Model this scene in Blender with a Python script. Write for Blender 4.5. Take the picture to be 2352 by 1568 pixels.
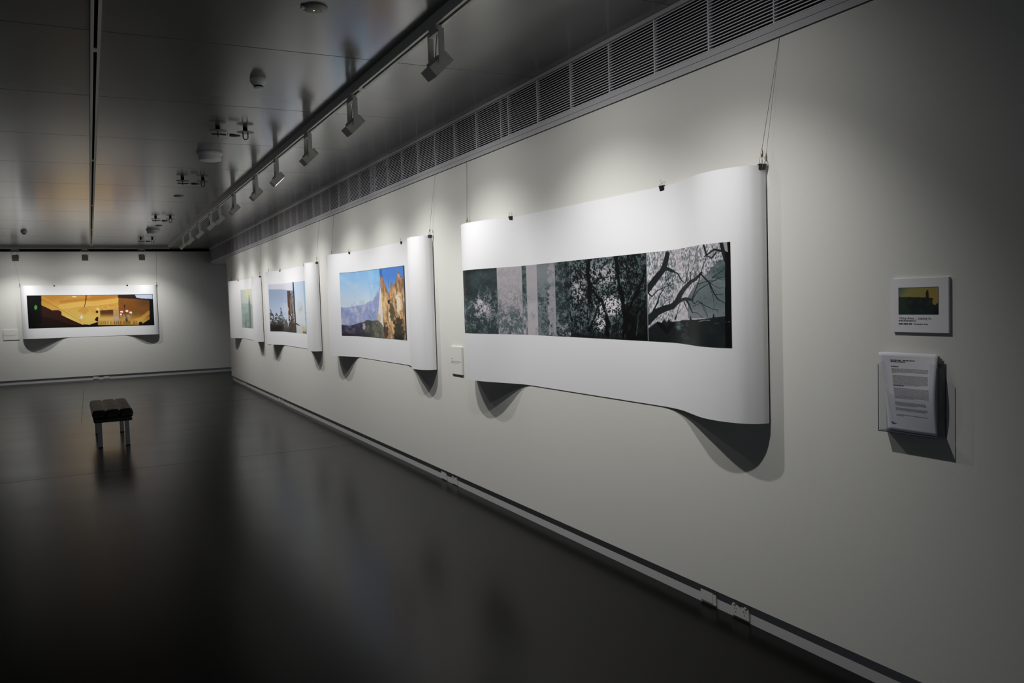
import bpy, math, random
import numpy as np
from mathutils import Vector, Matrix

for o in list(bpy.data.objects):
    bpy.data.objects.remove(o)
S = bpy.context.scene
COL = S.collection
random.seed(4)
RNG = np.random.default_rng(7)

# ------------------------------------------------------------------ camera, world, exposure
EYE = 1.55
YAW, PITCH, ROLL = .4707, -.051, -.031
fw = Vector((math.sin(YAW) * math.cos(PITCH), math.cos(YAW) * math.cos(PITCH), math.sin(PITCH)))
ri = Vector((math.cos(YAW), -math.sin(YAW), 0))
up = ri.cross(fw)
ri2 = ri * math.cos(ROLL) + up * math.sin(ROLL)
up2 = up * math.cos(ROLL) - ri * math.sin(ROLL)
cam_d = bpy.data.cameras.new('camera')
cam_d.sensor_width = 36
cam_d.lens = 36 * 1898.92 / 2352
cam_d.clip_start, cam_d.clip_end = .05, 100
cam = bpy.data.objects.new('camera', cam_d)
COL.objects.link(cam)
m3 = Matrix((ri2, up2, -fw)).transposed()
cam.matrix_world = Matrix.Translation((0, 0, EYE)) @ m3.to_4x4()
S.camera = cam

world = bpy.data.worlds.new('world')
S.world = world
world.use_nodes = True
world.node_tree.nodes['Background'].inputs[0].default_value = (.75, .8, .9, 1)
world.node_tree.nodes['Background'].inputs[1].default_value = .105
S.view_settings.view_transform = 'Standard'
S.view_settings.look = 'None'
S.view_settings.gamma = 1
S.view_settings.exposure = 0
S.view_settings.use_curve_mapping = False

SPOT_W = 68.0          # each track head
SPOT_COL = (1.0, .985, .955)

# ------------------------------------------------------------------ main dimensions (metres)
D = 2.6594             # face of the right wall
ZC = 2.9865            # ceiling
YF = 21.28             # far wall
YE = 18.6              # far end of the right wall
ZB = .094              # underside of the wall face (recessed skirting below)
ZR = 2.620             # top of the wall face (hanging rail above)
XT = 1.63              # right lighting track
XM = .10               # middle lighting track
YT = 20.25             # far lighting track

# ------------------------------------------------------------------ helpers
class MB:
    def __init__(s):
        s.v, s.f = [], []
    def add(s, v, f):
        b = len(s.v)
        s.v += [tuple(p) for p in v]
        s.f += [tuple(i + b for i in q) for q in f]
        return s
    def box(s, x0, x1, y0, y1, z0, z1):
        v = [(x, y, z) for x in (x0, x1) for y in (y0, y1) for z in (z0, z1)]
        return s.add(v, [(0, 1, 3, 2), (4, 6, 7, 5), (0, 4, 5, 1), (2, 3, 7, 6), (0, 2, 6, 4), (1, 5, 7, 3)])
    def cbox(s, x0, x1, y0, y1, z0, z1, c):
        """box with chamfered edges in all directions"""
        pts = []
        for x, sx in ((x0, 1), (x1, -1)):
            for y, sy in ((y0, 1), (y1, -1)):
                for z, sz in ((z0, 1), (z1, -1)):
                    pts += [(x, y + c * sy, z + c * sz), (x + c * sx, y, z + c * sz), (x + c * sx, y + c * sy, z)]
        import bmesh
        bm = bmesh.new()
        for p in pts:
            bm.verts.new(p)
        bmesh.ops.convex_hull(bm, input=bm.verts)
        bm.verts.ensure_lookup_table()
        bm.verts.index_update()
        r = s.add([v.co[:] for v in bm.verts], [[v.index for v in f.verts] for f in bm.faces])
        bm.free()
        return r
    def tube(s, path, r, n=6, closed=False, cap=True):
        P = [Vector(p) for p in path]
        N = len(P)
        b = len(s.v)
        ref = None
        for i, p in enumerate(P):
            a = P[i - 1] if (i > 0 or closed) else P[i]
            c = P[(i + 1) % N] if (i < N - 1 or closed) else P[i]
            t = (c - a).normalized()
            if ref is None:
                ref = Vector((0, 0, 1)) if abs(t.z) < .9 else Vector((1, 0, 0))
            u = (ref - t * ref.dot(t)).normalized()
            ref = u
            w = t.cross(u)
            for k in range(n):
                g = 2 * math.pi * k / n
                s.v.append(tuple(p + u * (r * math.cos(g)) + w * (r * math.sin(g))))
        for i in range(N if closed else N - 1):
            j = (i + 1) % N
            for k in range(n):
                l = (k + 1) % n
                s.f.append((b + i * n + k, b + i * n + l, b + j * n + l, b + j * n + k))
        if cap and not closed:
            s.f.append(tuple(b + k for k in range(n))[::-1])
            s.f.append(tuple(b + (N - 1) * n + k for k in range(n)))
        return s
    def lathe(s, prof, c=(0, 0, 0), n=32):
        """profile of (r, z) turned about the vertical through c"""
        b = len(s.v)
        for r, z in prof:
            for k in range(n):
                g = 2 * math.pi * k / n
                s.v.append((c[0] + r * math.cos(g), c[1] + r * math.sin(g), c[2] + z))
        for i in range(len(prof) - 1):
            for k in range(n):
                l = (k + 1) % n
                s.f.append((b + i * n + k, b + i * n + l, b + (i + 1) * n + l, b + (i + 1) * n + k))
        s.f.append(tuple(b + k for k in range(n)))
        s.f.append(tuple(b + (len(prof) - 1) * n + k for k in range(n)))
        return s
    def extrude(s, poly, ax, a0, a1):
        """2D polygon extruded along axis ax (0 x: poly is (y,z); 1 y: (x,z); 2 z: (x,y))"""
        n = len(poly)
        def P(p, a):
            return (a, p[0], p[1]) if ax == 0 else (p[0], a, p[1]) if ax == 1 else (p[0], p[1], a)
        v = [P(p, a0) for p in poly] + [P(p, a1) for p in poly]
        f = [tuple(range(n))[::-1], tuple(range(n, 2 * n))]
        f += [(i, (i + 1) % n, n + (i + 1) % n, n + i) for i in range(n)]
        return s.add(v, f)
    def xform(s, M):
        s.v = [tuple(M @ Vector(p)) for p in s.v]
        return s
    def build(s, name, mat, parent=None, smooth=False, loc=None):
        me = bpy.data.meshes.new(name)
        me.from_pydata(s.v, [], s.f)
        import bmesh
        bm = bmesh.new()
        bm.from_mesh(me)
        bmesh.ops.recalc_face_normals(bm, faces=bm.faces)
        bm.to_mesh(me)
        bm.free()
        if smooth:
            me.polygons.foreach_set('use_smooth', [True] * len(me.polygons))
            if smooth == 'auto':
                me.set_sharp_from_angle(angle=math.radians(40))
        me.materials.append(mat)
        o = bpy.data.objects.new(name, me)
        COL.objects.link(o)
        if parent:
            o.parent = parent
        if loc:
            o.location = loc
        return o


def tag(o, label=None, cat=None, group=None, kind=None):
    if label: o['label'] = label
    if cat: o['category'] = cat
    if group: o['group'] = group
    if kind: o['kind'] = kind
    return o


def thing(name, label, cat, loc=(0, 0, 0), group=None, rz=0):
    o = bpy.data.objects.new(name, None)
    o.empty_display_size = .05
    COL.objects.link(o)
    o.location = loc
    o.rotation_euler = (0, 0, rz)
    return tag(o, label, cat, group)


def struct(mb, name, mat, parent=None, **k):
    o = mb.build(name, mat, parent, **k)
    if not parent:
        o['kind'] = 'structure'
    return o


def copy_tree(o, parent=None):
    c = o.copy()
    COL.objects.link(c)
    c.parent = parent
    for ch in list(o.children):
        copy_tree(ch, c)
    return c


def orient(n):
    """rotation whose local +Z looks along n and local X stays as horizontal as it can"""
    n = Vector(n).normalized()
    x = Vector((0, 0, 1)).cross(n)
    x = x.normalized() if x.length > 1e-6 else Vector((1, 0, 0))
    y = n.cross(x)
    return Matrix((x, y, n)).transposed().to_4x4()


# ------------------------------------------------------------------ materials
def mat(name, col, rough=.5, metal=0, spec=.5, bump=0, bscale=200, var=0, vscale=8, rvar=0, **kw):
    m = bpy.data.materials.new(name)
    m.use_nodes = True
    nt = m.node_tree
    b = nt.nodes['Principled BSDF']
    b.inputs['Base Color'].default_value = (*col, 1)
    b.inputs['Roughness'].default_value = rough
    b.inputs['Metallic'].default_value = metal
    b.inputs['Specular IOR Level'].default_value = spec
    for k, v in kw.items():
        b.inputs[k.replace('_', ' ')].default_value = v
    tc = nt.nodes.new('ShaderNodeTexCoord')
    if bump:
        n = nt.nodes.new('ShaderNodeTexNoise')
        n.inputs['Scale'].default_value = bscale
        n.inputs['Detail'].default_value = 3
        nt.links.new(tc.outputs['Object'], n.inputs['Vector'])
        bp = nt.nodes.new('ShaderNodeBump')
        bp.inputs['Strength'].default_value = bump
        bp.inputs['Distance'].default_value = .002
        nt.links.new(n.outputs['Fac'], bp.inputs['Height'])
        nt.links.new(bp.outputs['Normal'], b.inputs['Normal'])
    if var:
        n = nt.nodes.new('ShaderNodeTexNoise')
        n.inputs['Scale'].default_value = vscale
        n.inputs['Detail'].default_value = 4
        nt.links.new(tc.outputs['Object'], n.inputs['Vector'])
        r = nt.nodes.new('ShaderNodeMapRange')
        r.inputs['To Min'].default_value = 1 - var
        r.inputs['To Max'].default_value = 1 + var
        nt.links.new(n.outputs['Fac'], r.inputs['Value'])
        mx = nt.nodes.new('ShaderNodeMix')
        mx.data_type = 'RGBA'
        mx.blend_type = 'MULTIPLY'
        mx.inputs[0].default_value = 1
        mx.inputs[6].default_value = (*col, 1)
        nt.links.new(r.outputs['Result'], mx.inputs[7])
        nt.links.new(mx.outputs[2], b.inputs['Base Color'])
    if rvar:
        n = nt.nodes.new('ShaderNodeTexNoise')
        n.inputs['Scale'].default_value = 1.3
        n.inputs['Detail'].default_value = 6
        mp = nt.nodes.new('ShaderNodeMapping')
        mp.inputs['Scale'].default_value = (.6, 1.6, 1)
        nt.links.new(tc.outputs['Object'], mp.inputs['Vector'])
        nt.links.new(mp.outputs['Vector'], n.inputs['Vector'])
        r = nt.nodes.new('ShaderNodeMapRange')
        r.inputs['To Min'].default_value = rough - rvar
        r.inputs['To Max'].default_value = rough + rvar
        nt.links.new(n.outputs['Fac'], r.inputs['Value'])
        nt.links.new(r.outputs['Result'], b.inputs['Roughness'])
    return m


def emit_mat(name, col, strength):
    m = mat(name, col)
    b = m.node_tree.nodes['Principled BSDF']
    b.inputs['Emission Color'].default_value = (*col, 1)
    b.inputs['Emission Strength'].default_value = strength
    return m


M = {}
M['wall'] = mat('wall_paint', (.70, .70, .665), .75, spec=.25, bump=.12, bscale=260, var=.012, vscale=.8)
M['floor'] = mat('polished_dark_floor', (.006, .0058, .0055), .23, spec=.08, bump=.012, bscale=1.6, rvar=.03, Specular_Tint=(1, .93, .87, 1))
M['joint'] = mat('floor_joint', (.004, .004, .004), .8)
M['ceil'] = mat('ceiling_panel_paint', (.155, .155, .154), .17, spec=1.0, bump=.015, bscale=1.4)
M['dark'] = mat('void_black', (.004, .004, .004), .9, spec=.1)
M['skirt'] = mat('skirting_satin_alloy', (.52, .52, .53), .45, spec=.4)
M['trim'] = mat('grille_satin_alloy', (.48, .48, .51), .42)
M['slat'] = mat('grille_slat_alloy', (.68, .68, .72), .5)
M['track'] = mat('track_grey_paint', (.70, .70, .64), .42)
M['head'] = mat('spotlight_grey_paint', (.66, .66, .60), .5)
M['steel'] = mat('bright_steel', (.62, .60, .55), .22, metal=1)
M['darksteel'] = mat('dark_steel', (.10, .10, .095), .35, metal=.7)
M['brass'] = mat('brass_gripper', (.35, .24, .12), .35, metal=.8)
M['lens'] = emit_mat('lamp_lens', (1, .97, .93), 7)
M['led'] = emit_mat('green_led', (.75, 1, .35), 1.3)
M['whiteplastic'] = mat('white_plastic', (.68, .68, .68), .4)
M['plate'] = mat('socket_plastic', (.54, .54, .53), .4)
M['greyplastic'] = mat('grey_plastic', (.36, .35, .33), .5)
M['paper'] = mat('photo_paper', (.83, .83, .855), .5, spec=.3)
M['board'] = mat('foam_board', (.78, .78, .82), .6)
M['card'] = mat('caption_card', (.70, .70, .66), .75)
M['ink'] = mat('print_ink', (.02, .02, .022), .7)
M['softink'] = mat('print_ink_fine', (.25, .25, .25), .7)
M['black'] = mat('black_clip_enamel', (.006, .006, .006), .3)
M['leather'] = mat('black_leather', (.012, .010, .009), .38, spec=.45, bump=.25, bscale=160)
M['chrome'] = mat('brushed_chrome', (.45, .45, .43), .3, metal=1)
M['sheet'] = mat('office_paper', (.74, .74, .80), .8, spec=.2)
am_ = bpy.data.materials.new('clear_acrylic')
am_.use_nodes = True
_n = am_.node_tree
_tr, _gl, _mx = _n.nodes.new('ShaderNodeBsdfTransparent'), _n.nodes.new('ShaderNodeBsdfGlossy'), _n.nodes.new('ShaderNodeMixShader')
_mx.inputs[0].default_value = .035
_tr.inputs['Color'].default_value = (.965, .97, .98, 1)
_gl.inputs['Roughness'].default_value = .06
_n.links.new(_tr.outputs[0], _mx.inputs[1])
_n.links.new(_gl.outputs[0], _mx.inputs[2])
_n.links.new(_mx.outputs[0], _n.nodes['Material Output'].inputs['Surface'])
M['acrylic'] = am_
M['acrylic_edge'] = mat('acrylic_edge', (.05, .06, .08), .2)

# ------------------------------------------------------------------ setting
XL, YB = -7.0, -3.0
fl = struct(MB().box(XL, 4.6, YB, YF + .3, -.1, 0), 'floor', M['floor'])
MB().box(-.186, -.182, 13.2, 19.2, -.01, .0008).build('floor_joint', M['joint'], fl)
MB().box(-6.9, 2.6, 14.40, 14.403, -.01, .0006).build('floor_joint', M['joint'], fl)
MB().box(-6.9, 2.6, 8.90, 8.902, -.01, .0006).build('floor_joint', M['joint'], fl)

ce = struct(MB().box(XL, 4.6, YB, YF + .3, ZC + .050, ZC + .10), 'ceiling', M['dark'])
PY0, PIT = 4.7801, 1.4264
rows = [PY0 + PIT * i for i in range(-6, 12)]
rows = [YB] + [y for y in rows if YB < y < YF - .3] + [YF - .02]
for xa, xb in ((XL, XM - .0245), (XM + .0245, D - .004)):
    proto = {}
    for y0, y1 in zip(rows[:-1], rows[1:]):
        k = round(y1 - y0, 3)
        a, b_ = xa + .0015, xb - .0015
        if k not in proto:
            L = y1 - y0
            proto[k] = MB().cbox(a, b_, .003, L - .003, 0, .016, .0015).build('ceiling_panel', M['ceil'], ce, loc=(0, y0, ZC))
        else:
            o = proto[k].copy()
            COL.objects.link(o)
            o.location = (0, y0, ZC)

wr = struct(MB().box(D, D + .25, YB, YE, ZB, ZR), 'wall_right', M['wall'])
bk = struct(MB().box(D + .018, D + .25, YB, YE - .012, 0, ZB - .0005), 'baseboard_right', M['skirt'])
# header above the wall that carries the grille and runs on to the far wall
hd = struct(MB().box(D + .03, D + 1.3, YB, YF, ZR + .006, ZR + .04), 'trim_1', M['wall'])
MB().box(D + .09, D + .2, YB, YF, ZR + .04, ZC + .016).build('plenum_back', M['dark'], hd)
wf = struct(MB().box(XL, 4.6, YF, YF + .25, ZB, ZC - .05), 'wall_far', M['wall'])
struct(MB().box(XL, 4.6, YF + .018, YF + .25, 0, ZB - .0005), 'baseboard_far', M['skirt'])
struct(MB().box(XL, 4.6, YF + .02, YF + .25, ZC - .05, ZC + .016), 'trim_2', M['dark'])

# ------------------------------------------------------------------ ventilation grille along the top of the right wall
gr = thing('ventilation_grille', 'long slatted metal ventilation grille along the top of the right wall', 'grille', (D, 0, ZR))
GZ0, GZ1 = 2.684 - ZR, 2.964 - ZR
g0, g1 = 1.0, YF - .02
MB().box(-.004, .03, g0, g1, .0055, .036).build('hanging_rail', M['trim'], gr)
MB().box(-.007, .03, g0, g1, .037, GZ0).build('bottom_flange', M['trim'], gr)
MB().box(-.007, .03, g0, g1, GZ1, ZC - ZR - .001).build('top_flange', M['trim'], gr)
NS = 19
sp = (GZ1 - GZ0) / NS
sl = MB().extrude([(.002, -.0023), (.020, .0020), (.020, .0050), (.002, .0023)], 1, g0, g1)
slat0 = sl.build('slat', M['slat'], gr, loc=(0, 0, GZ0 + .5 * sp))
for i in range(1, NS):
    o = slat0.copy()
    COL.objects.link(o)
    o.location = (0, 0, GZ0 + (i + .5) * sp)
bar0 = None
for u in range(-1, 6):
    st = 5.25 + 3.05 * u
    for k in range(8):
        y = st + .06 + .4186 * k
        if y < g0 + .05 or y > g1 - .03:
            continue
        if bar0 is None:
            bar0 = MB().box(.0045, .030, -.0035, .0035, GZ0, GZ1).build('mullion', M['slat'], gr, loc=(0, y, 0))
        else:
            o = bar0.copy()
            COL.objects.link(o)
            o.location = (0, y, 0)

# ------------------------------------------------------------------ lighting tracks
def track(name, label, axis, fixed, a0, a1, joints, up=0.):
    """channel with a slot along its underside"""
    t = thing(name, label, 'lighting track', (fixed, a0, ZC + up) if axis == 1 else (a0, fixed, ZC + up))
    L = a1 - a0
    w, h, s, f = .024, .056, .0085, .006
    prof = [(-w, 0), (w, 0), (w, -h), (s, -h), (s, -h + f), (w - f, -h + f), (w - f, -.012), (-w + f, -.012),
            (-w + f, -h + f), (-s, -h + f), (-s, -h), (-w, -h)]
    if axis == 1:
        MB().extrude(prof, 1, 0, L).build('channel', M['track'], t)
        MB().box(-w + f, w - f, .001, L - .001, -.030, -.0125).build('conductor', M['dark'], t)
        for j in joints:
            MB().box(-w + .001, w - .001, j - a0 - .03, j - a0 + .03, -h - .0012, -h + f).build('joint_cover', M['track'], t)
    else:
        MB().extrude(prof, 0, 0, L).build('channel', M['track'], t)
        MB().box(.001, L - .001, -w + f, w - f, -.030, -.0125).build('conductor', M['dark'], t)
        for j in joints:
            MB().box(j - a0 - .03, j - a0 + .03, -w + .001, w - .001, -h - .0012, -h + f).build('joint_cover', M['track'], t)
    return t

track('lighting_track', 'grey ceiling track carrying the row of spotlights along the right wall', 1, XT, -.5, YT - .6, [1.55, 5.24, 8.93, 12.62, 16.31])
track('lighting_track', 'empty track recessed in the ceiling down the middle of the room', 1, XM, -.5, YT - .1, [1.42, 5.11, 8.80, 12.49, 16.18], up=.048)
track('lighting_track', 'short ceiling track across the far end before the golden print', 0, YT, -6.0, XT + .05, [-2.6])


# ------------------------------------------------------------------ track spotlights
HZ = -.056            # track underside below the ceiling
def spotlight(label, loc, rz, group, tilt=46, watts=SPOT_W, aim=66, spread=106, spill=.22):
    """built along local +X (the wall it lights); yoke arms either side in Y"""
    t = thing('track_spotlight', label, 'spotlight', loc, group, rz)
    MB().cbox(-.017, .017, -.052, .052, HZ - .026, HZ + .004, .003).build('track_adaptor', M['head'], t)
    ya, zt, zb = .071, HZ - .030, HZ - .198
    MB().cbox(-.016, .016, -ya, ya, zt - .005, zt + .005, .001).build('yoke_bar', M['head'], t)
    for s in (-1, 1):
        MB().cbox(-.016, .016, s * ya - .002, s * ya + .002, zb, zt + .012, .0008).build('yoke_arm', M['head'], t)
    a = math.radians(tilt)
    n = Vector((math.cos(a), 0, -math.sin(a)))
    R = Matrix.Translation((0, 0, zb + .014)) @ orient(n)
    # local z = beam, x = along the track, y = up
    hh = MB().extrude([(-.060, -.068), (.060, -.068), (.060, .045), (.045, .068), (-.045, .068), (-.060, .045)], 2, -.022, .024)
    hh.f = hh.f
    hs = hh.xform(R).build('housing', M['head'], t)
    MB().box(-.050, .050, -.054, .050, .0242, .0256).xform(R).build('lens', M['lens'], t)
    bz = MB()
    for x0, x1, y0, y1 in ((-.060, -.054, -.068, .062), (.054, .060, -.068, .062), (-.054, .054, -.068, -.060), (-.054, .054, .054, .062)):
        bz.box(x0, x1, y0, y1, .0238, .036)
    bz.xform(R).build('bezel', M['head'], t)
    MB().cbox(-.035, .035, -.03, .03, -.034, -.0215, .004).xform(R).build('heat_sink', M['head'], t)
    p = [(.004, -.012, zt), (-.006, -.020, zt - .05), (-.012, -.024, zt - .105), (-.008, -.005, zt - .125), (-.004, .005, zb + .03)]
    MB().tube(p, .0028, 6).build('lamp_cable', M['greyplastic'], t, smooth=True)
    # the reflector throws a beam down the wall, the bare lamp a wide weak spill
    am = math.radians(aim)
    nb = Vector((math.cos(am), 0, -math.sin(am)))
    for nm, en, sz, dr in (('spot_beam', watts, spread, nb), ('spot_spill', watts * spill, 150, n)):
        ld = bpy.data.lights.new(nm, 'SPOT')
        ld.energy = en
        ld.color = SPOT_COL
        ld.spot_size = math.radians(sz)
        ld.spot_blend = 1.0
        ld.shadow_soft_size = .018
        l = bpy.data.objects.new(nm, ld)
        COL.objects.link(l)
        l.parent = t
        l.location = Vector((0, 0, zb + .014)) + n * .040
        l.rotation_euler = dr.to_track_quat('-Z', 'Y').to_euler()
    return t

ORD = ['nearest', 'second', 'third', 'fourth', 'fifth', 'sixth', 'seventh', 'eighth', 'ninth', 'tenth', 'eleventh']
G1 = 'spotlights on the track along the right wall'
HY = [3.95, 5.45, 6.71, 7.97, 9.08, 10.54, 11.83, 12.74, 14.14, 15.51, 16.74]
spotlight('track spotlight above the near end of the tree print, outside the picture', (XT, 2.62, ZC), .5, G1, watts=52)
for i, y in enumerate(HY):
    lb = ('nearest of the track spotlights along the right wall, hanging at the top of the picture' if i == 0 else
          'farthest of the track spotlights along the right wall' if i == 10 else
          ORD[i] + ' track spotlight from the camera along the right wall')
    spotlight(lb, (XT, y, ZC), -.10 if i == 3 else 0, G1)
G2 = 'spotlights on the far track'
for x, lb in ((-1.33, 'track spotlight above the left end of the golden print'),
              (-.03, 'track spotlight above the middle of the golden print'),
              (1.10, 'track spotlight above the right end of the golden print')):
    spotlight(lb, (x, YT, ZC), math.pi / 2, G2)

# ------------------------------------------------------------------ pictures painted vertex by vertex
def lin(c):
    c = np.asarray(c, float) / 255.
    return np.where(c <= .04045, c / 12.92, ((c + .055) / 1.055) ** 2.4)

def vnoise(x, y, seed=0):
    """smooth value noise on numpy arrays"""
    xi, yi = np.floor(x).astype(np.int64), np.floor(y).astype(np.int64)
    xf, yf = x - xi, y - yi
    def h(a, b):
        n = (a * 374761393 + b * 668265263 + seed * 1442695041) & 0xffffffff
        n = ((n ^ (n >> 13)) * 1274126177) & 0xffffffff
        n = (n ^ (n >> 16)) & 0xffff
        return n / 65535.
    u, v = xf * xf * (3 - 2 * xf), yf * yf * (3 - 2 * yf)
    return (h(xi, yi) * (1 - u) + h(xi + 1, yi) * u) * (1 - v) + (h(xi, yi + 1) * (1 - u) + h(xi + 1, yi + 1) * u) * v

def fbm(x, y, o=4, seed=0):
    s, a, t = 0, 1, 0
    for i in range(o):
        s = s + a * vnoise(x * 2 ** i, y * 2 ** i, seed + 17 * i)
        t += a
        a *= .55
    return s / t

def inpoly(x, y, P):
    r = np.zeros(x.shape, bool)
    n = len(P)
    for i in range(n):
        x0, y0 = P[i]
        x1, y1 = P[(i + 1) % n]
        if y0 == y1:
            continue
        c = (y0 > y) != (y1 > y)
        r ^= c & (x < (x1 - x0) * (y - y0) / (y1 - y0) + x0)
    return r

def stroke(x, y, P, w0, w1):
    """mask of a tapering brush stroke through the points P"""
    r = np.zeros(x.shape)
    n = len(P) - 1
    for i in range(n):
        ax, ay = P[i]
        bx, by = P[i + 1]
        dx, dy = bx - ax, by - ay
        t = np.clip(((x - ax) * dx + (y - ay) * dy) / (dx * dx + dy * dy), 0, 1)
        d = np.hypot(x - ax - t * dx, y - ay - t * dy)
        w = .5 * (w0 + (w1 - w0) * (i + t) / n)
        r = np.maximum(r, np.clip((w - d) / 2.5 + .5, 0, 1))
    return r

def smooth(a, b, x):
    t = np.clip((x - a) / (b - a), 0, 1)
    return t * t * (3 - 2 * t)

class Canvas:
    def __init__(s, x, y, base):
        s.x, s.y = x, y
        s.c = np.zeros(x.shape + (3,)) + np.array(base, float)
    def put(s, mask, col):
        m = np.asarray(mask, float)[..., None]
        col = np.asarray(col, float)
        s.c = s.c * (1 - m) + col * m
    def poly(s, P, col, a=1.):
        s.put(inpoly(s.x, s.y, P) * a, col)
    def mul(s, f):
        s.c = s.c * np.asarray(f)[..., None]
    def blob(s, cx, cy, rx, ry, col, a=1., soft=.4, seed=1, rag=.5, sc=None):
        sc = sc or 4. / max(rx, ry)
        d = np.hypot((s.x - cx) / rx, (s.y - cy) / ry) + rag * (fbm(s.x * sc, s.y * sc, 3, seed) - .5) * 2
        s.put(smooth(1 + soft / 2, 1 - soft / 2, d) * a, col)

def quadmap(q, t, TL, TR, BR, BL):
    TL, TR, BR, BL = map(np.array, (TL, TR, BR, BL))
    q, t = q[..., None], t[..., None]
    p = (TL * (1 - q) + TR * q) * (1 - t) + (BL * (1 - q) + BR * q) * t
    return p[..., 0], p[..., 1]

def grey(v):
    """teal toned black and white of the tree print"""
    v = np.asarray(v)
    k = smooth(90, 165, v)
    return np.stack([v * (.79 + .19 * k), v * (.96 - .005 * k), v * (.98 + .01 * k)], -1)

def paint_trees(q, t):
    x = 1065 + q * 618
    top = 625 - 65 * q - 6 * np.sin(np.pi * q)
    bot = 760 + 34 * q
    y = top + (bot - top) * t
    v = np.full(x.shape, 40.)
    fine = vnoise(x / 1.15, y / 1.6, 1) * .6 + vnoise(x / 2.3, y / 3.2, 2) * .4
    mid = fbm(x / 7., y / 9., 3, 3)
    big = fbm(x / 26., y / 26., 3, 5)
    def band(a, b):
        return (x >= a) & (x < b)
    leaf = lambda k: smooth(.52, .8, fine * .6 + mid * .55 + k)
    # 1 dark bush
    lit = smooth(1., .25, np.hypot((x - 1108) / 32., (y - 700) / 38.))
    b1 = 52 + 30 * big - 18 * smooth(.1, .0, t) + leaf(.02 + .12 * lit) * (60 + 60 * lit) * smooth(.2, .55, t) * (1 - .5 * smooth(.8, 1, t)) + 16 * leaf(-.02)
    b1 = b1 * (1 - .35 * smooth(1092, 1066, x) * smooth(.9, .3, t))
    v = np.where(band(0, 1143), b1, v)
    # 2 pale panel with leaves growing denser downwards
    p = 166 + 12 * big - leaf(.02 + .10 * smooth(.2, .9, t)) * (18 + 62 * smooth(.25, .8, t)) * (.5 + big * .6)
    v = np.where(band(1143, 1201), p, v)
    p = 60 + 30 * mid + 35 * leaf(.03) + 55 * smooth(.5, .62, t) * (.4 + mid)
    v = np.where(band(1201, 1211), p, v)
    p = 160 + 14 * big + 14 * smooth(.45, .7, t) - 40 * leaf(-.1) * smooth(.3, .5, t)
    v = np.where(band(1211, 1235), p, v)
    p = 116 + 20 * big - leaf(.05) * 66 * smooth(.2, .45, t) + 12 * fine
    v = np.where(band(1235, 1277), p, v)
    p = 140 + 25 * fine + 10 * big - 30 * leaf(.02)
    v = np.where(band(1259, 1277) & (x > 1259 + 6 * (mid - .5) * 4), p, v)
    p = 42 + 28 * mid + leaf(.04) * (54 + 50 * smooth(.65, .95, t)) - 22 * smooth(1297, 1302, x) * smooth(.85, .7, t)
    v = np.where(band(1277, 1310), p, v)
    # 3 black foliage with sparkling gaps
    l1 = smooth(1, .3, np.hypot((x - 1402) / 46., (y - 700) / 34.))
    l2 = smooth(1, .3, np.hypot((x - 1378) / 24., (y - 742) / 26.))
    l3 = smooth(1, .2, np.hypot((x - 1330) / 26., (y - 665) / 40.)) * .5
    l4 = smooth(1, .2, np.hypot((x - 1385) / 90., (y - 628) / 44.)) * .4
    L = np.maximum.reduce([l1, l2 * 1.1, l3, l4])
    f2 = vnoise(x / 1.25, y / 1.8, 31) * .42 + vnoise(x / 2.8, y / 4.2, 32) * .36 + fbm(x / 8., y / 10., 2, 33) * .34
    p = 13 + 22 * big + smooth(.50 - .10 * L, .74 - .08 * L, f2) * (92 + 130 * L) * smooth(1.02, .86, t) * smooth(.2, .5, big + .25 * L + .1)
    for P, w0, w1 in (([(1395, 770), (1396, 730), (1385, 690), (1360, 660), (1352, 580)], 16, 7),
                      ([(1430, 790), (1438, 740), (1432, 690), (1424, 640), (1418, 580)], 20, 12),
                      ([(1438, 720), (1460, 680), (1478, 640), (1490, 600)], 10, 8),
                      ([(1352, 760), (1368, 720), (1380, 690)], 7, 4),
                      ([(1356, 690), (1352, 620), (1355, 590)], 12, 12)):
        p = p * (1 - .88 * stroke(x + 7 * (mid - .5), y, P, w0 * .6, w1 * .6) * smooth(.2, .5, fine + .3))
    p = np.where(x > 1440, p * (.75 - .45 * smooth(660, 720, y)), p)
    for P in ([(1462, 770), (1468, 720), (1472, 712)], [(1433, 783), (1436, 766)], [(1445, 690), (1456, 668)]):
        p = p + 90 * stroke(x, y, P, 3, 1.5) * fine
    v = np.where(band(1310, 1490), p, v)
    # 4 willow and bough against the sky
    cx, cy = (x - 1480) * 6.273, (y - 550) * 6.273
    s = 176 + 22 * big + 10 * fine
    drop = vnoise(cx / 7. + cy / 50., cy / 26., 51)
    tw = smooth(.36, .70, drop * .6 + fbm(cx / 26., cy / 30., 3, 52) * .45)
    s = s + 14 - tw * 92 * np.where(cx < 445, 1., .62 * smooth(900, 500, cy) + .38)
    s = np.where((cx > 480) & (cx < 560) & (cy < 470), s * .5 + 100, s)
    cl = smooth(1, .5, np.hypot((cx - 420) / 170., (cy - 560) / 190.))
    s = s - np.where(cx < 445, cl * 75 * smooth(.35, .6, fine), 0)
    rs = inpoly(cx, cy, [(640, 1120), (640, 820), (760, 640), (940, 480), (1110, 310), (1200, 300), (1200, 1100)])
    s = np.where(rs, 122 - 18 * smooth(500, 1000, cy) + 24 * smooth(800, 1090, cy) + 8 * big - 26 * smooth(.6, .8, fbm(cx / 18., cy / 18., 3, 61)), s)
    dk = inpoly(cx, cy, [(930, 470), (1110, 300), (1200, 330), (1200, 600), (1010, 560)])
    s = np.where(dk, s - 48 * mid, s)
    tree = np.zeros(x.shape)
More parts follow.
